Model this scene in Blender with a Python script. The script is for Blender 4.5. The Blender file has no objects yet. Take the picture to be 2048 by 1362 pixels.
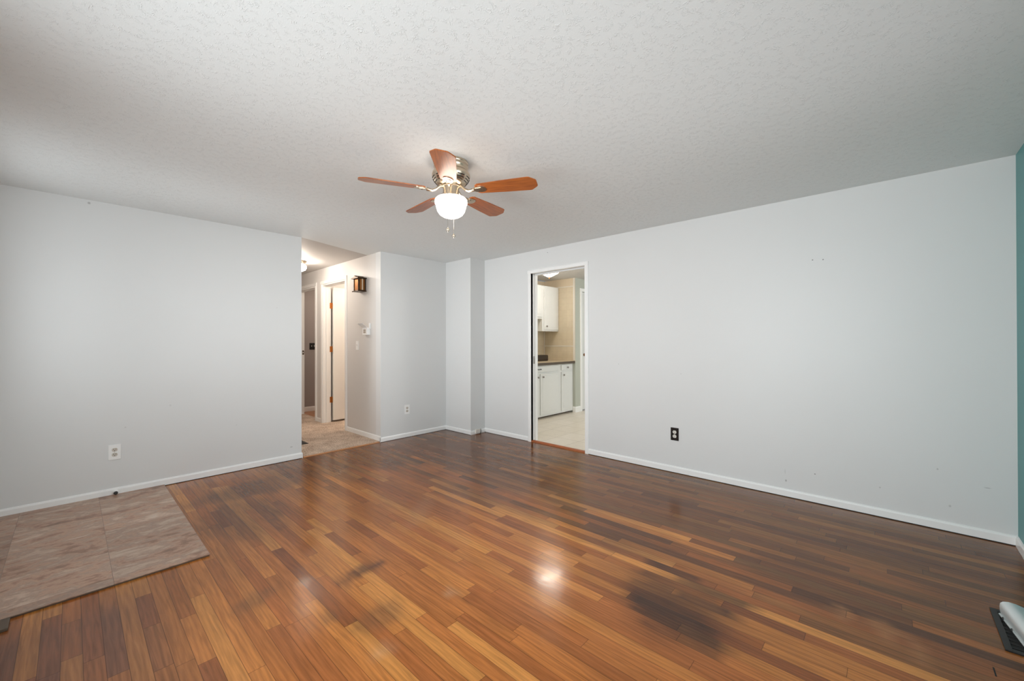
import bpy, bmesh, math, random
import numpy as np
from mathutils import Vector, Matrix
random.seed(7)
sc = bpy.context.scene
COL = sc.collection
PI = math.pi

# ------------------------------------------------------------------ camera
FPX, YAW, PITCH, ROLL, CAMH = 814.7343, 0.8251, 0.0035, -0.0021, 1.2574
cd = bpy.data.cameras.new('camera'); cam = bpy.data.objects.new('camera', cd); COL.objects.link(cam)
cd.sensor_width = 36.0; cd.lens = FPX / 2048 * 36.0; cd.clip_start = 0.02; cd.clip_end = 200
fw = Vector((math.sin(YAW)*math.cos(PITCH), math.cos(YAW)*math.cos(PITCH), math.sin(PITCH)))
rt = Vector((math.cos(YAW), -math.sin(YAW), 0)); up = rt.cross(fw)
r2 = rt*math.cos(ROLL) + up*math.sin(ROLL); u2 = -rt*math.sin(ROLL) + up*math.cos(ROLL)
cam.matrix_world = Matrix(((r2.x, u2.x, -fw.x, 0), (r2.y, u2.y, -fw.y, 0), (r2.z, u2.z, -fw.z, CAMH), (0, 0, 0, 1)))
sc.camera = cam

# ------------------------------------------------------------------ world, daylight, exposure
sc.view_settings.view_transform = 'Standard'; sc.view_settings.look = 'None'
sc.view_settings.gamma = 1.0; sc.view_settings.use_curve_mapping = False
sc.view_settings.exposure = -0.10
sc.cycles.use_denoising = True
sc.cycles.max_bounces = 12; sc.cycles.diffuse_bounces = 8
sc.cycles.sample_clamp_indirect = 6.0
w = bpy.data.worlds.new('sky'); sc.world = w; w.use_nodes = True
w.node_tree.nodes['Background'].inputs[0].default_value = (0.75, 0.87, 1.0, 1)
w.node_tree.nodes['Background'].inputs[1].default_value = 0.3

def area(name, loc, direction, sx, sy, power, color, spread=180):
    d = bpy.data.lights.new(name, 'AREA'); d.shape = 'RECTANGLE'; d.size = sx; d.size_y = sy
    d.energy = power; d.color = color; d.spread = math.radians(spread)
    o = bpy.data.objects.new(name, d); COL.objects.link(o); o.location = loc
    o.rotation_euler = Vector(direction).to_track_quat('-Z', 'Y').to_euler()
    return o
# daylight just outside the picture window, the glazed front door and the kitchen window
XF = -0.45       # front wall, inner face
YT0 = -0.58      # teal wall, inner face
SKY = (0.93, 0.98, 1.0)
area('daylight_window', (XF-0.14, 1.05, 1.335), (1, 0, 0), 2.2, 1.5, 49, SKY, 150)
area('daylight_window_low', (XF-0.13, 1.05, 1.335), (1, 0, 0), 2.2, 1.5, 12, SKY, 75)
area('daylight_door', (XF-0.14, 3.875, 1.5), (1, 0, 0), 0.76, 1.1, 8.5, SKY, 170)
area('daylight_door_low', (XF-0.13, 3.875, 1.5), (1, 0, 0), 0.76, 1.1, 9, SKY, 60)
area('back_fill', (1.35, YT0-0.14, 1.36), (0, 1, 0), 2.2, 1.4, 9, SKY, 120)  # added fill through the unseen back window, evens ceiling and left wall
area('back_fill_low', (1.35, YT0-0.13, 1.36), (0, 1, 0), 2.2, 1.4, 10, SKY, 60)  # narrower beam of the same added back fill
area('daylight_kitchen', (7.0, -0.42, 1.5), (0, 1, 0), 2.4, 1.3, 90, (0.90, 0.96, 1.0))

# ------------------------------------------------------------------ materials
def nm(name):
    m = bpy.data.materials.new(name); m.use_nodes = True
    return m, m.node_tree.nodes, m.node_tree.links, m.node_tree.nodes['Principled BSDF']
def plain(name, col, rough=0.5, metal=0.0, bump=0.0, bscale=80.0, spec=0.5, vary=0.0, vscale=3.0):
    m, N, L, B = nm(name)
    B.inputs['Base Color'].default_value = (*col, 1); B.inputs['Roughness'].default_value = rough
    B.inputs['Metallic'].default_value = metal; B.inputs['Specular IOR Level'].default_value = spec
    g = N.new('ShaderNodeNewGeometry')
    if bump:
        t = N.new('ShaderNodeTexNoise'); t.inputs['Scale'].default_value = bscale; t.inputs['Detail'].default_value = 4
        b = N.new('ShaderNodeBump'); b.inputs['Strength'].default_value = bump; b.inputs['Distance'].default_value = 0.002
        L.new(g.outputs['Position'], t.inputs['Vector']); L.new(t.outputs['Fac'], b.inputs['Height']); L.new(b.outputs['Normal'], B.inputs['Normal'])
    t2 = N.new('ShaderNodeTexNoise'); t2.inputs['Scale'].default_value = vscale; t2.inputs['Detail'].default_value = 5
    mx = N.new('ShaderNodeMix'); mx.data_type = 'RGBA'
    v = max(vary, 0.01)
    mx.inputs[6].default_value = (*[c*(1-v) for c in col], 1); mx.inputs[7].default_value = (*[min(1, c*(1+v)) for c in col], 1)
    L.new(g.outputs['Position'], t2.inputs['Vector']); L.new(t2.outputs['Fac'], mx.inputs[0]); L.new(mx.outputs[2], B.inputs['Base Color'])
    return m
def emissive(name, col, strength):
    m, N, L, B = nm(name)
    B.inputs['Base Color'].default_value = (0.9, 0.9, 0.88, 1); B.inputs['Roughness'].default_value = 0.2
    B.inputs['Emission Color'].default_value = (*col, 1); B.inputs['Emission Strength'].default_value = strength
    return m

def wall_paint(name, col, marks=()):
    m, N, L, B = nm(name)
    B.inputs['Roughness'].default_value = 0.42; B.inputs['Specular IOR Level'].default_value = 0.35
    g = N.new('ShaderNodeNewGeometry')
    t = N.new('ShaderNodeTexNoise'); t.inputs['Scale'].default_value = 260; t.inputs['Detail'].default_value = 3
    b = N.new('ShaderNodeBump'); b.inputs['Strength'].default_value = 0.12; b.inputs['Distance'].default_value = 0.001
    L.new(g.outputs['Position'], t.inputs['Vector']); L.new(t.outputs['Fac'], b.inputs['Height']); L.new(b.outputs['Normal'], B.inputs['Normal'])
    t2 = N.new('ShaderNodeTexNoise'); t2.inputs['Scale'].default_value = 1.6; t2.inputs['Detail'].default_value = 6
    L.new(g.outputs['Position'], t2.inputs['Vector'])
    mx = N.new('ShaderNodeMix'); mx.data_type = 'RGBA'
    mx.inputs[6].default_value = (*[c*0.975 for c in col], 1); mx.inputs[7].default_value = (*[c*1.02 for c in col], 1)
    L.new(t2.outputs['Fac'], mx.inputs[0]); last = mx.outputs[2]
    # small nail holes and scuffs, each at its own spot on the wall
    for (p, rx, ry, rz, k) in marks:
        s = N.new('ShaderNodeVectorMath'); s.operation = 'SUBTRACT'; s.inputs[1].default_value = p
        L.new(g.outputs['Position'], s.inputs[0])
        dv = N.new('ShaderNodeVectorMath'); dv.operation = 'DIVIDE'; dv.inputs[1].default_value = (rx, ry, rz); L.new(s.outputs[0], dv.inputs[0])
        ln = N.new('ShaderNodeVectorMath'); ln.operation = 'LENGTH'; L.new(dv.outputs[0], ln.inputs[0])
        mr = N.new('ShaderNodeMapRange'); mr.inputs[1].default_value = 1.0; mr.inputs[2].default_value = 0.3
        mr.inputs[3].default_value = 0; mr.inputs[4].default_value = k; L.new(ln.outputs['Value'], mr.inputs[0])
        m2 = N.new('ShaderNodeMix'); m2.data_type = 'RGBA'; m2.inputs[7].default_value = (0.08, 0.075, 0.07, 1)
        L.new(mr.outputs[0], m2.inputs[0]); L.new(last, m2.inputs[6]); last = m2.outputs[2]
    L.new(last, B.inputs['Base Color'])
    return m

GREY = (0.75, 0.755, 0.752)
M = {}
M['wall'] = wall_paint('grey_wall_paint', GREY)
M['wall_r'] = wall_paint('grey_wall_paint_marked', GREY, [
    ((3.938, 0.367, 1.888), .02, .006, .006, .9), ((3.938, 0.433, 1.894), .02, .006, .006, .9),
    ((3.938, 0.614, 0.128), .02, .008, .012, .5), ((3.938, 0.424, 0.222), .02, .006, .006, .8),
    ((3.938, 3.045, 2.346), .02, .008, .006, .8), ((3.938, 0.048, 0.208), .02, .007, .007, .3),
    ((3.938, -0.239, 0.4), .02, .006, .008, .35), ((3.938, -0.458, 0.326), .02, .02, .005, .3),
    ((3.938, -0.295, 0.168), .02, .008, .01, .3), ((3.938, 0.62, 0.20), .02, .003, .03, .25),
    ((3.938, 2.1, 1.02), .02, .006, .01, .2), ((3.938, 1.45, 0.95), .02, .006, .005, .3)])
M['wall_l'] = wall_paint('grey_wall_paint_cracked', GREY, [
    ((0.097, 4.69, 2.375), .012, .02, .012, .45), ((0.60, 4.69, 0.70), .01, .02, .01, .15),
    ((1.46, 4.69, 1.62), .005, .02, .005, .3), ((1.60, 4.69, 0.14), .018, .02, .008, .35),
    ((0.31, 4.69, 0.55), .008, .02, .008, .2), ((1.1, 4.69, 0.45), .008, .02, .006, .15)])
M['teal'] = wall_paint('teal_wall_paint', (0.10, 0.33, 0.33))
M['green'] = wall_paint('grey_green_wall_paint', (0.50, 0.52, 0.46))
M['cream'] = wall_paint('cream_wall_paint', (0.72, 0.62, 0.48))
M['hallw'] = wall_paint('hall_wall_paint', (0.70, 0.68, 0.66))
M['mauve'] = wall_paint('taupe_wall_paint', (0.36, 0.32, 0.30))
M['trim'] = plain('white_gloss_trim', (0.92, 0.92, 0.91), 0.3, bump=0.05, bscale=120, vary=0.02, vscale=8)
M['jamb'] = plain('white_door_paint', (0.86, 0.85, 0.83), 0.35, bump=0.04, bscale=90)
M['cab'] = plain('white_cabinet_paint', (0.76, 0.77, 0.76), 0.35, bump=0.05, bscale=70, vary=0.02)
M['dark'] = plain('dark_gap', (0.02, 0.02, 0.02), 0.8)
M['toe'] = plain('brown_toe_kick', (0.13, 0.09, 0.06), 0.6)
M['plate'] = plain('white_plastic', (0.92, 0.92, 0.91), 0.3)
M['almond'] = plain('almond_plastic', (0.62, 0.57, 0.50), 0.35)
M['ivory'] = plain('ivory_plastic', (0.78, 0.74, 0.68), 0.35)
M['blackp'] = plain('black_plate', (0.012, 0.011, 0.011), 0.25)
M['slot'] = plain('socket_slot', (0.015, 0.012, 0.01), 0.6)
M['rubber'] = plain('dark_rubber', (0.03, 0.03, 0.03), 0.6)
M['nickel'] = plain('brushed_nickel', (0.62, 0.52, 0.40), 0.28, 1.0, bump=0.05, bscale=300)
M['nickel_dark'] = plain('dark_nickel_groove', (0.10, 0.09, 0.08), 0.4, 1.0)
M['chain'] = plain('bead_chain', (0.75, 0.70, 0.62), 0.25, 1.0)
M['brass'] = plain('antique_brass', (0.30, 0.125, 0.04), 0.38, 1.0, bump=0.2, bscale=60)
M['hinge'] = plain('copper_brown_hinge', (0.50, 0.19, 0.05), 0.4, 0.8)
M['bronze'] = plain('dark_bronze', (0.06, 0.035, 0.02), 0.35, 0.9)
M['knob'] = plain('pewter_knob', (0.25, 0.22, 0.20), 0.25, 1.0)
M['counter'] = plain('beige_laminate', (0.62, 0.52, 0.38), 0.3, vary=0.06, vscale=40)
M['cedge'] = plain('brown_counter_edge', (0.10, 0.075, 0.055), 0.35)
M['blackbox'] = plain('dark_brown_enamel', (0.03, 0.018, 0.012), 0.35)
M['metal_dark'] = plain('dark_register_metal', (0.035, 0.033, 0.032), 0.45, 0.5)
M['thresh'] = plain('reddish_wood_threshold', (0.36, 0.10, 0.03), 0.3, bump=0.1, bscale=60, vary=0.25, vscale=14)
M['oak_strip'] = plain('oak_threshold', (0.45, 0.20, 0.08), 0.3, vary=0.2, vscale=20)
M['globe'] = emissive('opal_glass_lit', (1.0, 0.88, 0.76), 9.5)
M['kglobe'] = emissive('kitchen_glass_lit', (1.0, 0.90, 0.78), 32.0)
M['hglobe'] = emissive('hall_glass_lit', (1.0, 0.90, 0.79), 65.0)

def ceiling_mat(name, col, bump):
    m, N, L, B = nm(name)
    B.inputs['Roughness'].default_value = 0.6; B.inputs['Specular IOR Level'].default_value = 0.25
    g = N.new('ShaderNodeNewGeometry')
    wn = N.new('ShaderNodeTexNoise'); wn.inputs['Scale'].default_value = 9; wn.inputs['Detail'].default_value = 2
    L.new(g.outputs['Position'], wn.inputs['Vector'])
    mp = N.new('ShaderNodeMix'); mp.data_type = 'VECTOR'; mp.inputs[0].default_value = 0.10
    L.new(g.outputs['Position'], mp.inputs[4]); L.new(wn.outputs['Color'], mp.inputs[5])
    n1 = N.new('ShaderNodeTexNoise'); n1.inputs['Scale'].default_value = 85; n1.inputs['Detail'].default_value = 1; n1.inputs['Distortion'].default_value = 0.8
    L.new(mp.outputs[1], n1.inputs['Vector'])
    # short raised strokes: thin contour lines of a noise, kept only in scattered patches
    sb = N.new('ShaderNodeMath'); sb.operation = 'SUBTRACT'; sb.inputs[1].default_value = 0.5; L.new(n1.outputs['Fac'], sb.inputs[0])
    ab = N.new('ShaderNodeMath'); ab.operation = 'ABSOLUTE'; L.new(sb.outputs[0], ab.inputs[0])
    r = N.new('ShaderNodeMapRange'); r.interpolation_type = 'SMOOTHSTEP'; r.inputs[1].default_value = 0.05; r.inputs[2].default_value = 0.0
    L.new(ab.outputs[0], r.inputs[0])
    nm_ = N.new('ShaderNodeTexNoise'); nm_.inputs['Scale'].default_value = 30; nm_.inputs['Detail'].default_value = 2; L.new(g.outputs['Position'], nm_.inputs['Vector'])
    rm_ = N.new('ShaderNodeMapRange'); rm_.interpolation_type = 'SMOOTHSTEP'; rm_.inputs[1].default_value = 0.46; rm_.inputs[2].default_value = 0.60; L.new(nm_.outputs['Fac'], rm_.inputs[0])
    mu = N.new('ShaderNodeMath'); mu.operation = 'MULTIPLY'; L.new(r.outputs[0], mu.inputs[0]); L.new(rm_.outputs[0], mu.inputs[1])
    n2 = N.new('ShaderNodeTexNoise'); n2.inputs['Scale'].default_value = 220; L.new(g.outputs['Position'], n2.inputs['Vector'])
    ad = N.new('ShaderNodeMath'); ad.operation = 'MULTIPLY_ADD'; ad.inputs[1].default_value = 0.22
    L.new(n2.outputs['Fac'], ad.inputs[0]); L.new(mu.outputs[0], ad.inputs[2])
    b = N.new('ShaderNodeBump'); b.inputs['Strength'].default_value = bump; b.inputs['Distance'].default_value = 0.0025
    L.new(ad.outputs[0], b.inputs['Height']); L.new(b.outputs['Normal'], B.inputs['Normal'])
    B.inputs['Base Color'].default_value = (*col, 1)
    return m
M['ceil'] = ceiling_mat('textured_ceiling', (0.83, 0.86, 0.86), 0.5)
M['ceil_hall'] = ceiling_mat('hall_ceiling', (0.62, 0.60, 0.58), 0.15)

def wood_floor_mat():
    m, N, L, B = nm('oak_strip_floor')
    at = N.new('ShaderNodeAttribute'); at.attribute_name = 'tone'
    uv = N.new('ShaderNodeUVMap'); uv.uv_map = 'board'
    g = N.new('ShaderNodeNewGeometry')
    # grain: long streaks, shifted for each board by the uv island
    mp = N.new('ShaderNodeMapping'); mp.inputs['Scale'].default_value = (48, 2.6, 1)
    L.new(uv.outputs[0], mp.inputs['Vector'])
    n1 = N.new('ShaderNodeTexNoise'); n1.inputs['Scale'].default_value = 1.6; n1.inputs['Detail'].default_value = 7; n1.inputs['Distortion'].default_value = 1.1
    L.new(mp.outputs[0], n1.inputs['Vector'])
    mp2 = N.new('ShaderNodeMapping'); mp2.inputs['Scale'].default_value = (15, 1.5, 1)
    L.new(uv.outputs[0], mp2.inputs['Vector'])
    wv = N.new('ShaderNodeTexWave'); wv.inputs['Scale'].default_value = 0.9; wv.inputs['Distortion'].default_value = 14; wv.inputs['Detail'].default_value = 3; wv.inputs['Detail Scale'].default_value = 1.0
    L.new(mp2.outputs[0], wv.inputs['Vector'])
    gr = N.new('ShaderNodeMath'); gr.operation = 'MULTIPLY_ADD'; gr.inputs[1].default_value = 0.20
    L.new(wv.outputs['Fac'], gr.inputs[0]); L.new(n1.outputs['Fac'], gr.inputs[2])
    rm = N.new('ShaderNodeMapRange'); rm.inputs[1].default_value = 0.35; rm.inputs[2].default_value = 0.85; rm.inputs[3].default_value = 0.72; rm.inputs[4].default_value = 1.2
    L.new(gr.outputs[0], rm.inputs[0])
    vm = N.new('ShaderNodeVectorMath'); vm.operation = 'SCALE'; L.new(at.outputs['Color'], vm.inputs[0]); L.new(rm.outputs[0], vm.inputs['Scale'])
    # seams
    se = N.new('ShaderNodeAttribute'); se.attribute_name = 'edge'
    sx = N.new('ShaderNodeMapRange'); sx.inputs[1].default_value = 0.0; sx.inputs[2].default_value = 0.0018; sx.inputs[3].default_value = 0.30; sx.inputs[4].default_value = 1.0
    L.new(se.outputs['Fac'], sx.inputs[0])
    v2 = N.new('ShaderNodeVectorMath'); v2.operation = 'SCALE'; L.new(vm.outputs[0], v2.inputs[0]); L.new(sx.outputs[0], v2.inputs['Scale'])
    L.new(v2.outputs[0], B.inputs['Base Color'])
    n3 = N.new('ShaderNodeTexNoise'); n3.inputs['Scale'].default_value = 5; n3.inputs['Detail'].default_value = 8; L.new(g.outputs['Position'], n3.inputs['Vector'])
    rr = N.new('ShaderNodeMapRange'); rr.inputs[1].default_value = 0.3; rr.inputs[2].default_value = 0.7; rr.inputs[3].default_value = 0.13; rr.inputs[4].default_value = 0.25
    L.new(n3.outputs['Fac'], rr.inputs[0]); L.new(rr.outputs[0], B.inputs['Roughness'])
    B.inputs['Specular IOR Level'].default_value = 0.27
    n4 = N.new('ShaderNodeTexNoise'); n4.inputs['Scale'].default_value = 7; n4.inputs['Detail'].default_value = 3; L.new(g.outputs['Position'], n4.inputs['Vector'])
    ml = N.new('ShaderNodeMath'); ml.operation = 'MULTIPLY_ADD'; ml.inputs[1].default_value = 0.06
    L.new(n1.outputs['Fac'], ml.inputs[0]); L.new(n4.outputs['Fac'], ml.inputs[2])
    b = N.new('ShaderNodeBump'); b.inputs['Strength'].default_value = 0.35; b.inputs['Distance'].default_value = 0.003
    L.new(ml.outputs[0], b.inputs['Height']); L.new(b.outputs['Normal'], B.inputs['Normal'])
    return m
M['floor'] = wood_floor_mat()

def vinyl_mat():
    m, N, L, B = nm('stone_look_vinyl')
    g = N.new('ShaderNodeNewGeometry')
    mo = N.new('ShaderNodeMapping'); mo.inputs['Location'].default_value = (0.657+0.405, -3.02+0.78, 0)
    L.new(g.outputs['Position'], mo.inputs['Vector'])
    br = N.new('ShaderNodeTexBrick'); br.offset = 0; br.inputs['Scale'].default_value = 1; br.inputs['Brick Width'].default_value = 0.405; br.inputs['Row Height'].default_value = 0.39
    br.inputs['Mortar Size'].default_value = 0.0012; br.inputs['Mortar Smooth'].default_value = 0.3
    br.inputs['Color1'].default_value = (0, 0, 0, 1); br.inputs['Color2'].default_value = (1, 1, 1, 1); br.inputs['Mortar'].default_value = (0.5, 0.5, 0.5, 1)
    L.new(mo.outputs[0], br.inputs['Vector'])
    sc_ = N.new('ShaderNodeVectorMath'); sc_.operation = 'SCALE'; sc_.inputs['Scale'].default_value = 7.3; L.new(br.outputs['Color'], sc_.inputs[0])
    ad = N.new('ShaderNodeVectorMath'); ad.operation = 'ADD'; L.new(g.outputs['Position'], ad.inputs[0]); L.new(sc_.outputs[0], ad.inputs[1])
    mp = N.new('ShaderNodeMapping'); mp.inputs['Scale'].default_value = (1.7, 3.0, 1); mp.inputs['Rotation'].default_value = (0, 0, 0.10); L.new(ad.outputs[0], mp.inputs['Vector'])
    n = N.new('ShaderNodeTexNoise'); n.inputs['Scale'].default_value = 3.0; n.inputs['Detail'].default_value = 12; n.inputs['Roughness'].default_value = 0.68; n.inputs['Distortion'].default_value = 0.25
    L.new(mp.outputs[0], n.inputs['Vector'])
    cr = N.new('ShaderNodeValToRGB'); e = cr.color_ramp.elements
    e[0].position = 0.28; e[0].color = (0.20, 0.125, 0.085, 1); e[1].position = 0.76; e[1].color = (0.70, 0.60, 0.50, 1)
    for ps, c in ((0.41, (0.38, 0.215, 0.145, 1)), (0.47, (0.55, 0.345, 0.24, 1)), (0.52, (0.42, 0.285, 0.215, 1)), (0.59, (0.60, 0.43, 0.325, 1))):
        x = e.new(ps); x.color = c
    L.new(n.outputs['Fac'], cr.inputs[0])
    mx = N.new('ShaderNodeMix'); mx.data_type = 'RGBA'; mx.inputs[7].default_value = (0.13, 0.095, 0.075, 1)
    L.new(cr.outputs[0], mx.inputs[6])
    k = N.new('ShaderNodeMath'); k.operation = 'MULTIPLY'; k.inputs[1].default_value = 0.6; L.new(br.outputs['Fac'], k.inputs[0]); L.new(k.outputs[0], mx.inputs[0])
    tr = N.new('ShaderNodeMapRange'); tr.inputs[3].default_value = 0.74; tr.inputs[4].default_value = 1.05; L.new(br.outputs['Color'], tr.inputs[0])
    tv = N.new('ShaderNodeVectorMath'); tv.operation = 'SCALE'; L.new(mx.outputs[2], tv.inputs[0]); L.new(tr.outputs[0], tv.inputs['Scale'])
    L.new(tv.outputs[0], B.inputs['Base Color']); B.inputs['Roughness'].default_value = 0.42
    b = N.new('ShaderNodeBump'); b.inputs['Strength'].default_value = 0.25; b.inputs['Distance'].default_value = 0.001; L.new(n.outputs['Fac'], b.inputs['Height']); L.new(b.outputs['Normal'], B.inputs['Normal'])
    return m
M['vinyl'] = vinyl_mat()

def grid_tile(name, c1, c2, mortar, w_, h_, off, swz=None, msize=0.004, rough=0.25):
    m, N, L, B = nm(name)
    g = N.new('ShaderNodeNewGeometry'); sp = N.new('ShaderNodeSeparateXYZ'); L.new(g.outputs['Position'], sp.inputs[0])
    cb = N.new('ShaderNodeCombineXYZ')
    a, b_ = swz or ('X', 'Y')
    if a == 'XY':
        s = N.new('ShaderNodeMath'); L.new(sp.outputs['X'], s.inputs[0]); L.new(sp.outputs['Y'], s.inputs[1]); L.new(s.outputs[0], cb.inputs[0])
    else: L.new(sp.outputs[a], cb.inputs[0])
    L.new(sp.outputs[b_], cb.inputs[1])
    mp = N.new('ShaderNodeMapping'); mp.inputs['Location'].default_value = (*off, 0); L.new(cb.outputs[0], mp.inputs['Vector'])
    br = N.new('ShaderNodeTexBrick'); br.offset = 0; br.inputs['Scale'].default_value = 1
    br.inputs['Brick Width'].default_value = w_; br.inputs['Row Height'].default_value = h_; br.inputs['Mortar Size'].default_value = msize; br.inputs['Mortar Smooth'].default_value = 0.2
    br.inputs['Color1'].default_value = (*c1, 1); br.inputs['Color2'].default_value = (*c2, 1); br.inputs['Mortar'].default_value = (*mortar, 1)
    L.new(mp.outputs[0], br.inputs['Vector'])
    n = N.new('ShaderNodeTexNoise'); n.inputs['Scale'].default_value = 14; n.inputs['Detail'].default_value = 6; L.new(g.outputs['Position'], n.inputs['Vector'])
    rm = N.new('ShaderNodeMapRange'); rm.inputs[3].default_value = 0.9; rm.inputs[4].default_value = 1.08; L.new(n.outputs['Fac'], rm.inputs[0])
    v = N.new('ShaderNodeVectorMath'); v.operation = 'SCALE'; L.new(br.outputs['Color'], v.inputs[0]); L.new(rm.outputs[0], v.inputs['Scale']); L.new(v.outputs[0], B.inputs['Base Color'])
    B.inputs['Roughness'].default_value = rough
    return m
M['ktile'] = grid_tile('cream_floor_tile', (0.70, 0.64, 0.55), (0.74, 0.68, 0.60), (0.50, 0.43, 0.36), 0.342, 0.345, (-4.35+3.42, -3.22+3.45), rough=0.3)
M['btile'] = grid_tile('beige_wall_tile', (0.66, 0.57, 0.43), (0.68, 0.59, 0.45), (0.60, 0.50, 0.37), 0.108, 0.108, (0, 0), ('XY', 'Z'), 0.002, 0.12)

def carpet_mat():
    m, N, L, B = nm('tan_carpet')
    g = N.new('ShaderNodeNewGeometry')
    n = N.new('ShaderNodeTexNoise'); n.inputs['Scale'].default_value = 95; n.inputs['Detail'].default_value = 5; L.new(g.outputs['Position'], n.inputs['Vector'])
    n2 = N.new('ShaderNodeTexNoise'); n2.inputs['Scale'].default_value = 6; L.new(g.outputs['Position'], n2.inputs['Vector'])
    ad = N.new('ShaderNodeMath'); ad.operation = 'MULTIPLY_ADD'; ad.inputs[1].default_value = 0.3; L.new(n2.outputs['Fac'], ad.inputs[0]); L.new(n.outputs['Fac'], ad.inputs[2])
    cr = N.new('ShaderNodeValToRGB'); e = cr.color_ramp.elements
    e[0].position = 0.48; e[0].color = (0.22, 0.15, 0.105, 1); e[1].position = 0.82; e[1].color = (0.80, 0.66, 0.54, 1)
    x = e.new(0.63); x.color = (0.52, 0.40, 0.31, 1)
    L.new(ad.outputs[0], cr.inputs[0]); L.new(cr.outputs[0], B.inputs['Base Color'])
    B.inputs['Roughness'].default_value = 0.95
    b = N.new('ShaderNodeBump'); b.inputs['Strength'].default_value = 0.8; b.inputs['Distance'].default_value = 0.006; L.new(n.outputs['Fac'], b.inputs['Height']); L.new(b.outputs['Normal'], B.inputs['Normal'])
    return m
M['carpet'] = carpet_mat()

def blade_mat():
    m, N, L, B = nm('cherry_blade_veneer')
    uv = N.new('ShaderNodeTexCoord')
    mp = N.new('ShaderNodeMapping'); mp.inputs['Scale'].default_value = (4, 60, 1); L.new(uv.outputs['UV'], mp.inputs['Vector'])
    n = N.new('ShaderNodeTexNoise'); n.inputs['Scale'].default_value = 2; n.inputs['Detail'].default_value = 6; n.inputs['Distortion'].default_value = 0.8; L.new(mp.outputs[0], n.inputs['Vector'])
    cr = N.new('ShaderNodeValToRGB'); e = cr.color_ramp.elements
    e[0].position = 0.3; e[0].color = (0.26, 0.065, 0.014, 1); e[1].position = 0.7; e[1].color = (0.50, 0.15, 0.030, 1)
    L.new(n.outputs['Fac'], cr.inputs[0]); L.new(cr.outputs[0], B.inputs['Base Color']); B.inputs['Roughness'].default_value = 0.3
    return m
M['blade'] = blade_mat()
def frosted():
    m, N, L, B = nm('clear_grey_plastic')
    B.inputs['Base Color'].default_value = (0.72, 0.78, 0.78, 1); B.inputs['Roughness'].default_value = 0.25
    B.inputs['Transmission Weight'].default_value = 0.35; B.inputs['IOR'].default_value = 1.3
    return m
M['frost'] = frosted()
def pane():
    m = bpy.data.materials.new('window_glass'); m.use_nodes = True; N = m.node_tree.nodes; L = m.node_tree.links
    N.clear(); o = N.new('ShaderNodeOutputMaterial'); t = N.new('ShaderNodeBsdfTransparent'); gl = N.new('ShaderNodeBsdfGlossy'); gl.inputs['Roughness'].default_value = 0.02
    x = N.new('ShaderNodeMixShader'); x.inputs[0].default_value = 0.06; L.new(t.outputs[0], x.inputs[1]); L.new(gl.outputs[0], x.inputs[2]); L.new(x.outputs[0], o.inputs[0])
    return m
M['glass'] = pane()

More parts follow.
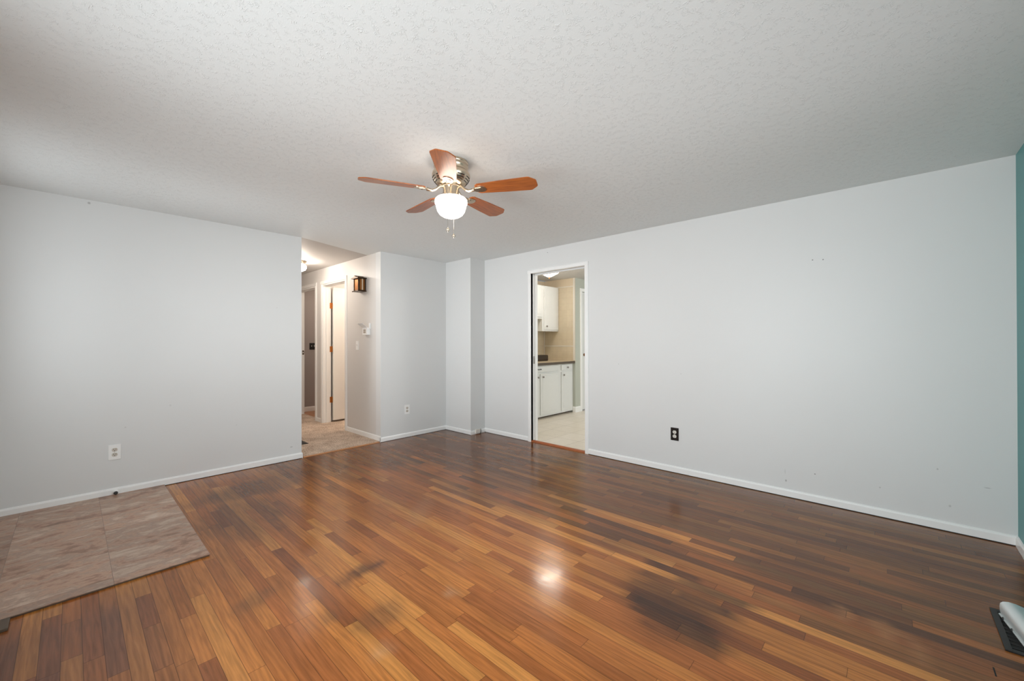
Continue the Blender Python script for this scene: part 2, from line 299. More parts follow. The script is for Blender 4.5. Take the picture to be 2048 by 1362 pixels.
# ------------------------------------------------------------------ mesh helpers
class MB:
    def __init__(s): s.bm = bmesh.new()
    def box(s, x0, x1, y0, y1, z0, z1, bev=0.0, seg=2):
        x0, x1 = min(x0, x1), max(x0, x1); y0, y1 = min(y0, y1), max(y0, y1); z0, z1 = min(z0, z1), max(z0, z1)
        r = bmesh.ops.create_cube(s.bm, size=1.0)
        for v in r['verts']:
            v.co = Vector(((x0+x1)/2 + v.co.x*(x1-x0), (y0+y1)/2 + v.co.y*(y1-y0), (z0+z1)/2 + v.co.z*(z1-z0)))
        if bev:
            es = list({e for v in r['verts'] for e in v.link_edges})
            bmesh.ops.bevel(s.bm, geom=es, offset=bev, segments=seg, affect='EDGES', profile=0.6)
        return s
    def prism(s, pts, z0, z1):
        """polygon in x,y extruded in z"""
        a = [s.bm.verts.new((x, y, z0)) for x, y in pts]; b = [s.bm.verts.new((x, y, z1)) for x, y in pts]
        s.bm.faces.new(a[::-1]); s.bm.faces.new(b); n = len(pts)
        for i in range(n): s.bm.faces.new((a[i], a[(i+1) % n], b[(i+1) % n], b[i]))
        return s
    def sweep(s, prof, p0, p1, du, dv):
        """2-D profile (u,v) swept from p0 to p1; du,dv are the profile's axes"""
        du, dv = Vector(du), Vector(dv); p0, p1 = Vector(p0), Vector(p1)
        a = [s.bm.verts.new(p0+du*u+dv*v) for u, v in prof]; b = [s.bm.verts.new(p1+du*u+dv*v) for u, v in prof]
        s.bm.faces.new(a[::-1]); s.bm.faces.new(b); n = len(prof)
        for i in range(n): s.bm.faces.new((a[i], a[(i+1) % n], b[(i+1) % n], b[i]))
        return s
    def lathe(s, prof, c=(0, 0, 0), axis='Z', n=40):
        c = Vector(c); rings = []
        for r, h in prof:
            if r < 1e-6:
                rings.append([s.bm.verts.new(c + s._ax(0, 0, h, axis))])
            else:
                rings.append([s.bm.verts.new(c + s._ax(r*math.cos(2*PI*i/n), r*math.sin(2*PI*i/n), h, axis)) for i in range(n)])
        for a, b in zip(rings, rings[1:]):
            for i in range(n):
                j = (i+1) % n
                if len(a) == 1 and len(b) == 1: continue
                if len(a) == 1: s.bm.faces.new((a[0], b[j], b[i]))
                elif len(b) == 1: s.bm.faces.new((a[i], a[j], b[0]))
                else: s.bm.faces.new((a[i], a[j], b[j], b[i]))
        return s
    @staticmethod
    def _ax(a, b, h, axis):
        return {'Z': Vector((a, b, h)), 'X': Vector((h, a, b)), 'Y': Vector((b, h, a))}[axis]
    def tube(s, pts, r, n=8):
        pts = [Vector(p) for p in pts]; rings = []
        for i, p in enumerate(pts):
            d = (pts[min(i+1, len(pts)-1)] - pts[max(i-1, 0)]).normalized()
            q = d.cross(Vector((0, 0, 1)) if abs(d.z) < 0.9 else Vector((1, 0, 0))).normalized(); k = d.cross(q)
            rr = r[i] if isinstance(r, (list, tuple)) else r
            rings.append([s.bm.verts.new(p + q*rr*math.cos(2*PI*j/n) + k*rr*math.sin(2*PI*j/n)) for j in range(n)])
        for a, b in zip(rings, rings[1:]):
            for j in range(n): s.bm.faces.new((a[j], a[(j+1) % n], b[(j+1) % n], b[j]))
        s.bm.faces.new(rings[0][::-1]); s.bm.faces.new(rings[-1])
        return s
    def ball(s, c, r, n=16, sc=(1, 1, 1)):
        x = bmesh.ops.create_uvsphere(s.bm, u_segments=n, v_segments=max(6, n//2), radius=r)
        for v in x['verts']: v.co = Vector(c) + Vector((v.co.x*sc[0], v.co.y*sc[1], v.co.z*sc[2]))
        return s
    def build(s, name, mat, parent=None, smooth=False, loc=None):
        bmesh.ops.recalc_face_normals(s.bm, faces=s.bm.faces[:])
        me = bpy.data.meshes.new(name)
        if loc is not None:
            bmesh.ops.translate(s.bm, vec=-Vector(loc), verts=s.bm.verts[:])
        s.bm.to_mesh(me); s.bm.free(); me.materials.append(M[mat] if isinstance(mat, str) else mat)
        if smooth:
            for p in me.polygons: p.use_smooth = True
            try: me.set_sharp_from_angle(angle=math.radians(40))
            except Exception: pass
        o = bpy.data.objects.new(name, me); COL.objects.link(o)
        if loc is not None: o.location = loc
        if parent: o.parent = parent
        return o
def struct(o): o['kind'] = 'structure'; return o
def tag(o, label, cat, group=None, kind=None):
    o['label'] = label; o['category'] = cat
    if group: o['group'] = group
    if kind: o['kind'] = kind
    return o
def empty(name, loc=(0, 0, 0), rot=(0, 0, 0)):
    o = bpy.data.objects.new(name, None); COL.objects.link(o); o.location = loc; o.rotation_euler = rot; o.empty_display_size = 0.05
    return o
def box(name, mat, x0, x1, y0, y1, z0, z1, parent=None, bev=0.0):
    return MB().box(x0, x1, y0, y1, z0, z1, bev).build(name, mat, parent)

# ------------------------------------------------------------------ the shell
H = 2.40; XR = 3.938; YL = 4.69; XH0 = 1.703; XH1 = 2.643; T = 0.12; YT = -0.58
DK0, DK1, DKZ = 2.517, 3.31, 2.118          # kitchen doorway
XC, YC = 3.673, 4.156                       # boxed column in the corner
XE, YB, YK = 6.10, 4.80, 4.10               # kitchen: tiled end wall, back wall, wall with closet door
D1a, D1b, D2a, D2b, DHZ = 5.66, 6.43, 6.70, 7.50, 2.15

# --- strip floor: boards with their own tone, worn and stained patches
def hash01(a): return np.modf(np.abs(np.sin(a*127.1+311.7)*43758.5453))[0]
def vnoise(x, y):
    xi, yi = np.floor(x), np.floor(y); fx, fy = x-xi, y-yi
    fx = fx*fx*(3-2*fx); fy = fy*fy*(3-2*fy)
    h = lambda a, b: np.modf(np.abs(np.sin(a*127.1+b*311.7)*43758.5453))[0]
    return (h(xi, yi)*(1-fx)+h(xi+1, yi)*fx)*(1-fy)+(h(xi, yi+1)*(1-fx)+h(xi+1, yi+1)*fx)*fy
def fbm(x, y):
    return (vnoise(x, y)*0.5+vnoise(x*2.1+5, y*2.1+3)*0.3+vnoise(x*4.3+9, y*4.3+1)*0.2)
def sstep(a, b, x):
    t = np.clip((x-a)/(b-a), 0, 1); return t*t*(3-2*t)
def blob(x, y, cx, cy, rx, ry, ang=0.0, soft=0.5, wob=0.35):
    c, s_ = math.cos(ang), math.sin(ang)
    dx, dy = x-cx, y-cy
    u = (dx*c+dy*s_)/rx; v = (-dx*s_+dy*c)/ry
    d = np.sqrt(u*u+v*v) + (fbm(x*5, y*3)-0.5)*wob*2
    return 1-sstep(1-soft, 1.0+soft*0.3, d)
def build_floor():
    rnd = random.Random(21)
    BW = 0.0605; x0, x1 = XF, XR; y0, y1 = YT, YL
    V = []; F = []; tone = []; edge = []; uvs = []
    palette = [((0.61, 0.250, 0.062), 3), ((0.52, 0.192, 0.046), 7), ((0.46, 0.157, 0.038), 7), ((0.38, 0.122, 0.031), 5), ((0.27, 0.084, 0.024), 1)]
    bag = [c for c, n in palette for _ in range(n)]
    nb = int(math.ceil((x1-x0)/BW)); bid = 0
    for i in range(nb):
        xa = x0+i*BW; xb = min(xa+BW, x1)
        y = y0 - rnd.random()*1.0
        while y < y1:
            ln = rnd.choice([0.35, 0.5, 0.65, 0.8, 1.0, 1.25, 1.5]) * rnd.uniform(0.85, 1.15)
            ya, yb = max(y, y0), min(y+ln, y1); y += ln
            if yb-ya < 0.01: continue
            bid += 1; c = rnd.choice(bag); k = rnd.uniform(0.9, 1.1); c = [q*k for q in c]; br = rnd.random()
            uo, vo = rnd.random()*40, rnd.random()*60
            n = max(1, int(round((yb-ya)/0.05)))
            xs = [xa, xa+0.0018, xa+(xb-xa)*0.35, xa+(xb-xa)*0.65, xb-0.0018, xb]
            ys = [ya, ya+0.0018] + [ya+(yb-ya)*q/n for q in range(1, n)] + [yb-0.0018, yb]
            base = len(V)
            for yy in ys:
                for xx in xs:
                    V.append((xx, yy, 0.0)); tone.append((c[0], c[1], c[2], br))
                    e = min(xx-xa, xb-xx, yy-ya, yb-yy); edge.append(e); uvs.append((xx-xa+uo, yy-ya+vo))
            nx = len(xs)
            for a in range(len(ys)-1):
                for b in range(nx-1):
                    p = base+a*nx+b; F.append((p, p+1, p+nx+1, p+nx))
    P = np.array(V); Tn = np.array(tone); X, Y = P[:, 0], P[:, 1]; br = Tn[:, 3]; C = Tn[:, :3].copy()
    wob = (fbm(X*2.2+3, Y*1.1)-0.5)
    # general mottling
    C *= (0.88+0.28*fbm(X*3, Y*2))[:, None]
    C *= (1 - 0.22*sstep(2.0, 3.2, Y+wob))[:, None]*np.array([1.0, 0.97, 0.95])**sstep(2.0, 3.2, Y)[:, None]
    # unbleached dark field, some shading painted in, along the long wall and the far end, varying board by board
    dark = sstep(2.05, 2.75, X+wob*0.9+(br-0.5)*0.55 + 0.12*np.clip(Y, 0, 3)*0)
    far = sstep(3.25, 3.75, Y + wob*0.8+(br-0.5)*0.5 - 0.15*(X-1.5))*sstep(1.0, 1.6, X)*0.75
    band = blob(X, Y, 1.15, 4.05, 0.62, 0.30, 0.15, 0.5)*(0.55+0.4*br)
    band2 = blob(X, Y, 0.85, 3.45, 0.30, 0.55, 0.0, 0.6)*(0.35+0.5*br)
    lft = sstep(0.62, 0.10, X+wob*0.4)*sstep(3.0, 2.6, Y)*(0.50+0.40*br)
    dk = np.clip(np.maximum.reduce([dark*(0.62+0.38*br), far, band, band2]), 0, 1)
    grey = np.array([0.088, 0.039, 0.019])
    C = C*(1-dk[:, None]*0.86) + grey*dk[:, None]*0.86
    mauve = np.array([0.17, 0.075, 0.048])
    C = C*(1-lft[:, None]) + mauve*lft[:, None]
    # stains of their own shape
    st = np.zeros(len(X))
    row = np.floor((X-x0)/BW + 1e-4)
    for k, (ya, yb, k1) in enumerate([(0.50, 0.82, .75), (0.49, 0.90, 1.0), (0.55, 0.95, .95), (0.60, 0.97, .75), (0.57, 1.0, .7), (0.52, 0.78, .95), (0.60, 1.00, .6), (0.48, 0.82, .9), (0.74, 1.02, .85)]):
        r0 = math.floor((1.765-x0)/BW) + k
        m_ = sstep(ya-0.05, ya+0.03, Y+(fbm(X*40, Y*14)-0.5)*0.05)*(1-sstep(yb-0.03, yb+0.05, Y+(fbm(X*40+7, Y*14)-0.5)*0.05))
        st = np.maximum(st, np.where(row == r0, m_*k1, 0))
    st = np.maximum(st, blob(X, Y, 1.95, 0.74, 0.30, 0.29, 0.3, 0.5, 0.2)*0.62)
    st *= (0.75+0.5*fbm(X*12, Y*5))
    st = np.clip(st, 0, 1)
    C = C*(1-st[:, None]*0.86) + np.array([0.035, 0.018, 0.012])*st[:, None]*0.86
    s2 = blob(X, Y, 1.11, 2.13, 0.125, 0.05, -0.05, 0.4, 0.25)*0.75
    s2 = np.maximum(s2, blob(X, Y, 0.97, 2.11, 0.05, 0.06, 0, 0.4, 0.3)*0.55)
    C = C*(1-s2[:, None]) + np.array([0.07, 0.028, 0.018])*s2[:, None]
    s3 = np.maximum(blob(X, Y, 0.93, 1.72, 0.17, 0.09, 0.1, 0.5), blob(X, Y, 0.80, 1.88, 0.05, 0.06, 0, 0.5))*0.45
    s3 = np.maximum(s3, blob(X, Y, 0.62, 2.28, 0.16, 0.08, 0.4, 0.5)*0.4)
    C = C*(1-s3[:, None]) + np.array([0.14, 0.075, 0.035])*s3[:, None]
    # pale scuffed finish, plus the hall light's floor reflection painted in as one blob
    s4 = np.maximum(blob(X, Y, 0.86, 1.52, 0.07, 0.06, 0, 0.7), blob(X, Y, 0.83, 2.27, 0.05, 0.04, 0.3, 0.6))*0.22
    s4 = np.maximum(s4, blob(X, Y, 1.30, 1.62, 0.05, 0.05, 0, 0.6)*0.25)
    s4 = np.maximum(s4, blob(X, Y, 1.75, 2.55, 0.35, 0.10, 0.7, 0.8)*0.12)
    C = C*(1-s4[:, None]) + np.array([0.52, 0.38, 0.25])*s4[:, None]
    # paler worn spots inside the dark field
    s5 = np.maximum(blob(X, Y, 2.40, 0.02, 0.10, 0.05, 0.2, 0.5, 0.8), blob(X, Y, 2.42, 0.16, 0.07, 0.04, 0, 0.5, 0.8))*0.7
    s5 = np.maximum(s5, blob(X, Y, 2.35, -0.08, 0.12, 0.04, 0.2, 0.5, 0.8)*0.5)
    C = C*(1-s5[:, None]) + np.array([0.40, 0.17, 0.06])*s5[:, None]
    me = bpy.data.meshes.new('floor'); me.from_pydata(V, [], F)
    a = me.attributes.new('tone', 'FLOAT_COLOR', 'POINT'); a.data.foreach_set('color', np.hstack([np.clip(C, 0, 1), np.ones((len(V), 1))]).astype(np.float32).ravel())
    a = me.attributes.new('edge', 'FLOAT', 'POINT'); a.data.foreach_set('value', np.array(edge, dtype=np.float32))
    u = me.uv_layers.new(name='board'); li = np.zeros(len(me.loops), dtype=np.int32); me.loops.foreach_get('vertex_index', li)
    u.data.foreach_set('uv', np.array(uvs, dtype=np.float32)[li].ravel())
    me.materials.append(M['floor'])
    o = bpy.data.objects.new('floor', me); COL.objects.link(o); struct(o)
build_floor()

# carpeted hall and rooms, tiled kitchen
struct(MB().prism([(XH0-T, YL+0.015), (XH1, YL+0.015), (XH1, YL+T), (4.4, YL+T), (4.4, 8.6), (XH0-T, 8.6)], -0.05, 0.012).build('floor_hall', 'carpet'))
struct(box('floor_kitchen', 'ktile', XR+0.06, 8.5, -0.2, YB+0.1, -0.05, 0.0))
struct(box('floor_base', 'dark', XF-0.3, XR+0.06, YT-0.2, YL+0.015, -0.06, -0.012))
# hardwood in the far bedroom
struct(box('floor_bedroom', 'oak_strip', XH1+T, 4.4, 6.6, 8.5, 0.0122, 0.0135))

# ceilings
struct(MB().prism([(XF-T, YT-T), (XR+T/2, YT-T), (XR+T/2, YL+T/2), (XH1, YL+T/2), (XH1, 5.02), (XH0, YL), (XF-T, YL)], H, H+0.1).build('ceiling', 'ceil'))
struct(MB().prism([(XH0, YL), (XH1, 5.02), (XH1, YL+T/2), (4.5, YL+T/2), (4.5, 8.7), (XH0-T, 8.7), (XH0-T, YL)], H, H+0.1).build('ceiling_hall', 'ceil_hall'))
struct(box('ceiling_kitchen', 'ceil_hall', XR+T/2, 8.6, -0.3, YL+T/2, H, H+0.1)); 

def wall(name, mat, boxes):
    b = MB()
    for q in boxes: b.box(*q)
    return struct(b.build(name, mat))
wall('wall_left', 'wall_l', [(XF-T, XH0, YL, YL+T, 0, H)])
wall('wall_far', 'wall', [(XH1, XR, YL, YL+T, 0, H)])
wall('wall_column', 'wall', [(XC, XR, YC, YL, 0, H)])
wall('wall_right', 'wall_r', [(XR, XR+T/2, YT-T, DK0-0.0, 0, H), (XR, XR+T/2, DK1+0.0, YL+T, 0, H), (XR, XR+T/2, DK0, DK1, DKZ+0.02, H)])
wall('wall_kitchen_side', 'green', [(XR+T/2, XR+T, -0.3, DK0, 0, H), (XR+T/2, XR+T, DK1+0.04, YB, 0, H), (XR+T/2, XR+T, DK0, DK1+0.04, DKZ+0.02, H)])
B0, B1 = 0.20, 2.50
wall('wall_back', 'teal', [(XF-T, B0, YT-T, YT, 0, H), (B1, XR, YT-T, YT, 0, H), (B0, B1, YT-T, YT, 0, 0.62), (B0, B1, YT-T, YT, 2.10, H)])
# front wall with picture window and glazed front door
W0, W1, WZ0, WZ1 = -0.10, 2.20, 0.55, 2.12
G0, G1 = 3.42, 4.33
wall('wall_front', 'wall', [(XF-T, XF, YT-T, W0, 0, H), (XF-T, XF, W1, G0, 0, H), (XF-T, XF, G1, YL+T, 0, H),
     (XF-T, XF, W0, W1, 0, WZ0), (XF-T, XF, W0, W1, WZ1, H), (XF-T, XF, G0, G1, 2.10, H)])
# hall
wall('wall_hall_left', 'hallw', [(XH0-T, XH0, YL+T, 8.6, 0, H)])
wall('wall_hall_right', 'hallw', [(XH1, XH1+T, YL+T, D1a, 0, H-0.001), (XH1, XH1+T, D1b, D2a, 0, H-0.001), (XH1, XH1+T, D2b, 8.6, 0, H-0.001),
     (XH1, XH1+T, D1a, D1b, DHZ, H-0.001), (XH1, XH1+T, D2a, D2b, DHZ, H-0.001)])
wall('wall_hall_end', 'hallw', [(XH0-T, XH1+T, 8.6, 8.72, 0, H)])
wall('wall_bedroom', 'mauve', [(XH1+T, 4.4, 7.69, 7.81, 0, H)])
wall('wall_bedroom_side', 'mauve', [(4.4, 4.5, YB+0.1, 8.6, 0, H)])
wall('wall_partition', 'hallw', [(XH1+T, 4.4, 6.50, 6.60, 0, H)])
wall('wall_closet_back', 'cream', [(XH1+T, 4.4, YL+T, YL+T+0.08, 0, H)])
# kitchen
wall('wall_kitchen_back', 'cream', [(XR+T, XE, YB, YB+0.1, 0, H)])
wall('wall_kitchen_tile', 'btile', [(XR+T, XE, YB-0.008, YB, 0.9, 2.26), (XE-0.008, XE, YK+0.006, YB-0.008, 0.9, 2.257)])
wall('wall_kitchen_end', 'cream', [(XE, XE+0.05, YK+0.001, YB+0.1, 0.9, H)])
wall('wall_kitchen_end_low', 'green', [(XE, XE+0.05, YK+0.001, YB+0.1, 0, 0.9)])
wall('wall_kitchen_door', 'green', [(XE+0.001, 6.31, YK, YK+0.1, 0, H), (6.31, 7.07, YK, YK+0.1, 2.17, H), (7.07, 8.5, YK, YK+0.1, 0, H)])
wall('wall_kitchen_outer', 'green', [(8.5, 8.6, -0.3, YK+0.1, 0, H)])
wall('wall_kitchen_window', 'green', [(XR+T, 5.8, -0.3, -0.2, 0, H), (8.2, 8.6, -0.3, -0.2, 0, H), (5.8, 8.2, -0.3, -0.2, 0, 0.9), (5.8, 8.2, -0.3, -0.2, 2.1, H)])

# windows and doors
def window(name, axis, a0, a1, z0, z1, p0, p1):
    """frame in an opening; axis = the wall's running direction"""
    e = struct(empty(name, (0, 0, 0)))
    b = MB(); f = 0.05
    def bx(u0, u1, w0, w1, q0, q1): b.box(q0, q1, u0, u1, w0, w1) if axis == 'Y' else b.box(u0, u1, q0, q1, w0, w1)
    bx(a0, a0+f, z0, z1, p0, p1); bx(a1-f, a1, z0, z1, p0, p1); bx(a0+f, a1-f, z0, z0+f, p0, p1); bx(a0+f, a1-f, z1-f, z1, p0, p1)
    m = (a0+a1)/2; bx(m-f/2, m+f/2, z0+f, z1-f, p0, p1)
    b.build('window_frame', 'trim', e)
    g = MB(); pm = (p0+p1)/2
    for u0, u1 in ((a0+f, m-f/2), (m+f/2, a1-f)):
        g.box(pm-0.002, pm+0.002, u0, u1, z0+f, z1-f) if axis == 'Y' else g.box(u0, u1, pm-0.002, pm+0.002, z0+f, z1-f)
    g.build('window_pane', 'glass', e)
window('window_1', 'Y', W0, W1, WZ0, WZ1, XF-0.10, XF-0.04)
window('window_2', 'X', 5.8, 8.2, 0.9, 2.1, -0.28, -0.22)
window('added_window', 'X', B0, B1, 0.62, 2.10, YT-0.10, YT-0.04)  # unseen back window, added to brighten the ceiling and left wall
d = struct(empty('door_1'))
b = MB().box(XF-0.09, XF-0.05, G0+0.02, G1-0.02, 0.015, 0.92).box(XF-0.09, XF-0.05, G0+0.02, G1-0.02, 2.07, 2.095).box(XF-0.09, XF-0.05, G0+0.02, G0+0.06, 0.92, 2.07).box(XF-0.09, XF-0.05, G1-0.06, G1-0.02, 0.92, 2.07)
b.build('door_leaf', 'jamb', d); MB().box(XF-0.072, XF-0.068, G0+0.06, G1-0.06, 0.92, 2.07).build('door_pane', 'glass', d)
MB().lathe([(0.001, 0), (0.012, 0), (0.012, 0.03), (0.028, 0.04), (0.03, 0.055), (0.02, 0.068), (0.001, 0.07)], (XF-0.05, G0+0.09, 0.97), 'X', 20).build('door_handle', 'brass', d, True)
struct(box('trim_1', 'jamb', XF-T, XF, G0, G0+0.02, 0, 2.10)); struct(box('trim_2', 'jamb', XF-T, XF, G1-0.02, G1, 0, 2.10))

# pocket doorway to the kitchen: casing, split jamb, track, sliding door edge with latch
def casing(name, x, nx, ya, yb, zt, w_=0.060, th=0.016, mat='trim', z0=0.0):
    """door casing on a wall facing nx (-1 or 1) around opening ya..yb"""
    prof = [(0, 0), (0, th*0.75), (w_*0.15, th), (w_*0.75, th), (w_, th*0.45), (w_, 0)]
    b = MB()
    b.sweep(prof, (x, ya, z0), (x, ya, zt), (0, -1, 0), (nx, 0, 0))
    b.sweep(prof, (x, yb, z0), (x, yb, zt), (0, 1, 0), (nx, 0, 0))
    b.sweep(prof, (x, ya-w_, zt), (x, yb+w_, zt), (0, 0, 1), (nx, 0, 0))
    return struct(b.build(name, mat))
casing('trim_3', XR, -1, DK0-0.004, DK1, DKZ, 0.047, 0.014)
b = MB()
b.box(XR, XR+0.034, DK1, DK1+0.02, 0, DKZ).box(XR+0.079, XR+T+0.002, DK1-0.004, DK1+0.02, 0, DKZ)           # left jamb, split
b.box(XR, XR+T, DK0-0.02, DK0, 0, DKZ+0.02)                                                            # right jamb
b.box(XR, XR+0.040, DK0, DK1+0.02, DKZ, DKZ+0.02).box(XR+0.074, XR+T, DK0, DK1+0.02, DKZ-0.012, DKZ+0.02)      # head, split for the track
struct(b.build('trim_4', 'trim'))
struct(box('trim_5', 'dark', XR+0.040, XR+0.074, DK0, DK1+0.02, DKZ+0.012, DKZ+0.0195))
pk = struct(empty('door_2'))
box('door_leaf', 'jamb', XR+0.041, XR+0.072, DK1+0.0015, DK1+0.036, 0.012, DKZ-0.004, pk)
b = MB().box(XR+0.044, XR+0.069, DK1-0.0025, DK1+0.003, 0.98, 1.075, 0.001).build('door_latch', 'knob', pk)
casing('trim_6', XR+T, 1, DK0, DK1, DKZ)
# threshold: half-round strip
th = MB().sweep([(0, 0), (0.004, 0.010), (0.016, 0.017), (0.034, 0.019), (0.052, 0.014), (0.062, 0)], (XR-0.001, DK0, 0), (XR-0.001, DK1, 0), (1, 0, 0), (0, 0, 1)).build('threshold', 'thresh', smooth=True)
tag(th, 'rounded reddish wood threshold in the kitchen doorway', 'threshold')
th = MB().sweep([(0, 0), (0.002, 0.006), (0.010, 0.009), (0.020, 0.010), (0.022, 0)], (XH0+0.02, YL-0.004, 0), (XH1-0.02, YL-0.004, 0), (0, 1, 0), (0, 0, 1)).build('threshold', 'oak_strip')
tag(th, 'thin orange wood strip edging the hall carpet', 'threshold')

# hall doorways
casing('trim_7', XH1, -1, D1a, D1b, DHZ, 0.055, 0.014, 'jamb', 0.012)
casing('trim_8', XH1, -1, D2a, D2b, DHZ, 0.055, 0.014, 'jamb', 0.012)
def jambs(name, ya, yb):
    b = MB(); e = 0.001
    b.box(XH1-e, XH1+T+e, ya, ya+0.018, 0.012, DHZ).box(XH1-e, XH1+T+e, yb-0.018, yb, 0.012, DHZ).box(XH1-e, XH1+T+e, ya+0.018, yb-0.018, DHZ-0.018, DHZ)
    b.box(XH1+0.045, XH1+0.08, yb-0.030, yb-0.018, 0.012, DHZ-0.018).box(XH1+0.045, XH1+0.08, ya+0.018, yb-0.03, DHZ-0.030, DHZ-0.018)
    return struct(b.build(name, 'jamb'))
jambs('trim_9', D1a, D1b); jambs('trim_10', D2a, D2b)
# open door, hinged at the far jamb, swung into the room
dr = struct(empty('door_3', (XH1+T, D1b-0.018, 0.012)))
LX = XH1+T+0.022
MB().box(LX, LX+0.74, D1b-0.020, D1b-0.060+0.005, 0.04, DHZ-0.035, 0.002).build('door_leaf', 'jamb', dr, loc=(XH1+T, D1b-0.018, 0.012))
dr.children[0].location = (0, 0, 0)
for z in (0.36, 1.15, 1.83):
    h = MB().box(LX-0.021, LX-0.004, D1b-0.0215, D1b-0.0185, z-0.045, z+0.045).lathe([(0.001, -0.047), (0.007, -0.047), (0.007, 0.047), (0.001, 0.047)], (LX-0.006, D1b-0.027, z), 'Z', 12)
    h.box(LX-0.040, LX-0.021, D1b-0.021, D1b-0.018, z-0.045, z+0.045)
    o = h.build('hinge', 'hinge', dr, loc=(XH1+T, D1b-0.018, 0.012)); o.location = (0, 0, 0)
# strike plate on the far jamb of the second doorway
sp = empty('strike_plate', (XH1+T-0.022, D2b-0.019, 1.08)); tag(sp, 'small dark brass strike plate on far door jamb at end of hall', 'strike plate')
MB().box(-0.016, 0.016, -0.003, 0.0005, -0.035, 0.035, 0.001).build('plate', 'bronze', sp)
MB().box(-0.007, 0.007, -0.0036, -0.0028, -0.014, 0.014).build('latch_hole', 'ivory', sp)

# kitchen closet door
dk = struct(empty('door_4'))
box('door_leaf', 'cab', 6.316, 7.064, YK+0.010, YK+0.045, 0.02, 2.164, dk)
MB().lathe([(0.001, 0), (0.026, 0), (0.026, -0.004), (0.010, -0.008), (0.010, -0.035), (0.022, -0.042), (0.027, -0.055), (0.020, -0.068), (0.001, -0.071)], (6.405, YK+0.010, 1.02), 'Y', 24).build('door_knob', 'brass', dk, True)
MB().box(6.3161, 6.322, YK+0.004, YK+0.0102, 1.0, 1.04).build('door_latch', 'bronze', dk)
b = MB(); w_ = 0.058
b.box(6.31-w_, 6.31, YK-0.014, YK, 0, 2.17, 0.003).box(7.07, 7.07+w_, YK-0.014, YK, 0, 2.17, 0.003).box(6.31-w_, 7.07+w_, YK-0.014, YK, 2.17, 2.17+w_, 0.003)
struct(b.build('trim_11', 'trim'))
# tile bullnose strips
b = MB().box(XE-0.012, XE-0.008, YK+0.002, YK+0.035, 0.925, 2.40, 0.001).box(XE-0.011, XE-0.008, YK+0.035, YB-0.008, 1.172, 1.188).box(XE-0.011, XE-0.008, YK+0.035, YB-0.008, 2.245, 2.262)
b.box(XE-0.02, XE-0.008, YB-0.02, YB-0.008, 0.925, 1.44)
struct(b.build('trim_12', 'ivory'))

# baseboards
def base(name, p0, p1, n, h=0.058, t=0.012, z0=0.0, mat='trim'):
    prof = [(0, 0), (t, 0), (t, h*0.78), (t*0.6, h*0.95), (0, h)]
    return struct(MB().sweep(prof, (p0[0], p0[1], z0), (p1[0], p1[1], z0), (n[0], n[1], 0), (0, 0, 1)).build(name, mat))
base('baseboard_left', (XF, YL), (XH0+0.001, YL), (0, -1), 0.062)
base('baseboard_left_end', (XH0, YL-0.012), (XH0, YL+0.5), (1, 0), 0.062, 0.008)
base('baseboard_far', (XH1-0.010, YL), (XC, YL), (0, -1))
base('baseboard_column', (XC, YC-0.012), (XC, YL-0.012), (-1, 0))
base('baseboard_column_side', (XC-0.0, YC), (XR-0.012, YC), (0, -1), 0.050)
base('baseboard_right_far', (XR, DK1+0.047), (XR, YC), (-1, 0))
base('baseboard_right', (XR, YT), (XR, DK0-0.051), (-1, 0), 0.062)
base('baseboard_back', (XF, YT), (XR-0.012, YT), (0, 1), 0.062)
base('baseboard_front', (XF, YT), (XF, G0), (1, 0))
base('baseboard_hall', (XH1, YL-0.010), (XH1, D1a-0.055), (-1, 0), 0.062, 0.010, 0.012)
base('baseboard_hall_mid', (XH1, D1b+0.055), (XH1, D2a-0.055), (-1, 0), 0.062, 0.010, 0.012)
base('baseboard_bedroom', (XH1+T, 7.69), (4.4, 7.69), (0, -1), 0.085, 0.012, 0.0135, 'jamb')
base('baseboard_kitchen', (XE-0.004, YK), (6.31-w_, YK), (0, -1), 0.10, 0.014)
base('baseboard_kitchen_end', (XE, YK-0.01), (XE, YK+0.05), (-1, 0), 0.10, 0.012)
# thin dark joint where flooring stops short of the boards
b = MB().box(XF, XH0, YL-0.0145, YL-0.012, 0.0003, 0.0045).box(XR-0.0150, XR-0.012, YT+0.012, DK0-0.051, 0.0003, 0.005).box(XH1-0.01, XC-0.012, YL-0.0145, YL-0.012, 0.0003, 0.004).box(XC-0.0145, XC-0.012, YC-0.012, YL-0.0145, 0.0003, 0.004).box(XR-0.0145, XR-0.012, DK1+0.047, YC-0.012, 0.0003, 0.004)
struct(b.build('trim_13', 'dark'))

struct(box('trim_14', 'dark', 2.354, 2.412, -0.2945, -0.290, -0.001, 0.0006))
# ------------------------------------------------------------------ things on the floor
pad = empty('entry_floor_panel', (0.15, 3.8, 0)); tag(pad, 'stone-look vinyl floor panel laid over the wood by the left wall', 'floor panel')
def child_box(name, mat, par, x0, x1, y0, y1, z0, z1, bev=0.0):
    b = MB().box(x0, x1, y0, y1, z0, z1, bev); o = b.build(name, mat, par, loc=par.location); o.location = (0, 0, 0); return o
child_box('underlay', 'toe', pad, XF+0.012, 0.554, 2.945, YL-0.013, 0.0005, 0.008)
child_box('vinyl_sheet', 'vinyl', pad, XF+0.012, 0.558, 2.941, YL-0.0125, 0.008, 0.012, 0.0008)
o = box('edge_strip', 'toe', XF, -0.185, 2.83, 2.935, 0.0003, 0.014, bev=0.003); tag(o, 'short dark brown wood strip at the front edge of the vinyl panel', 'trim strip')

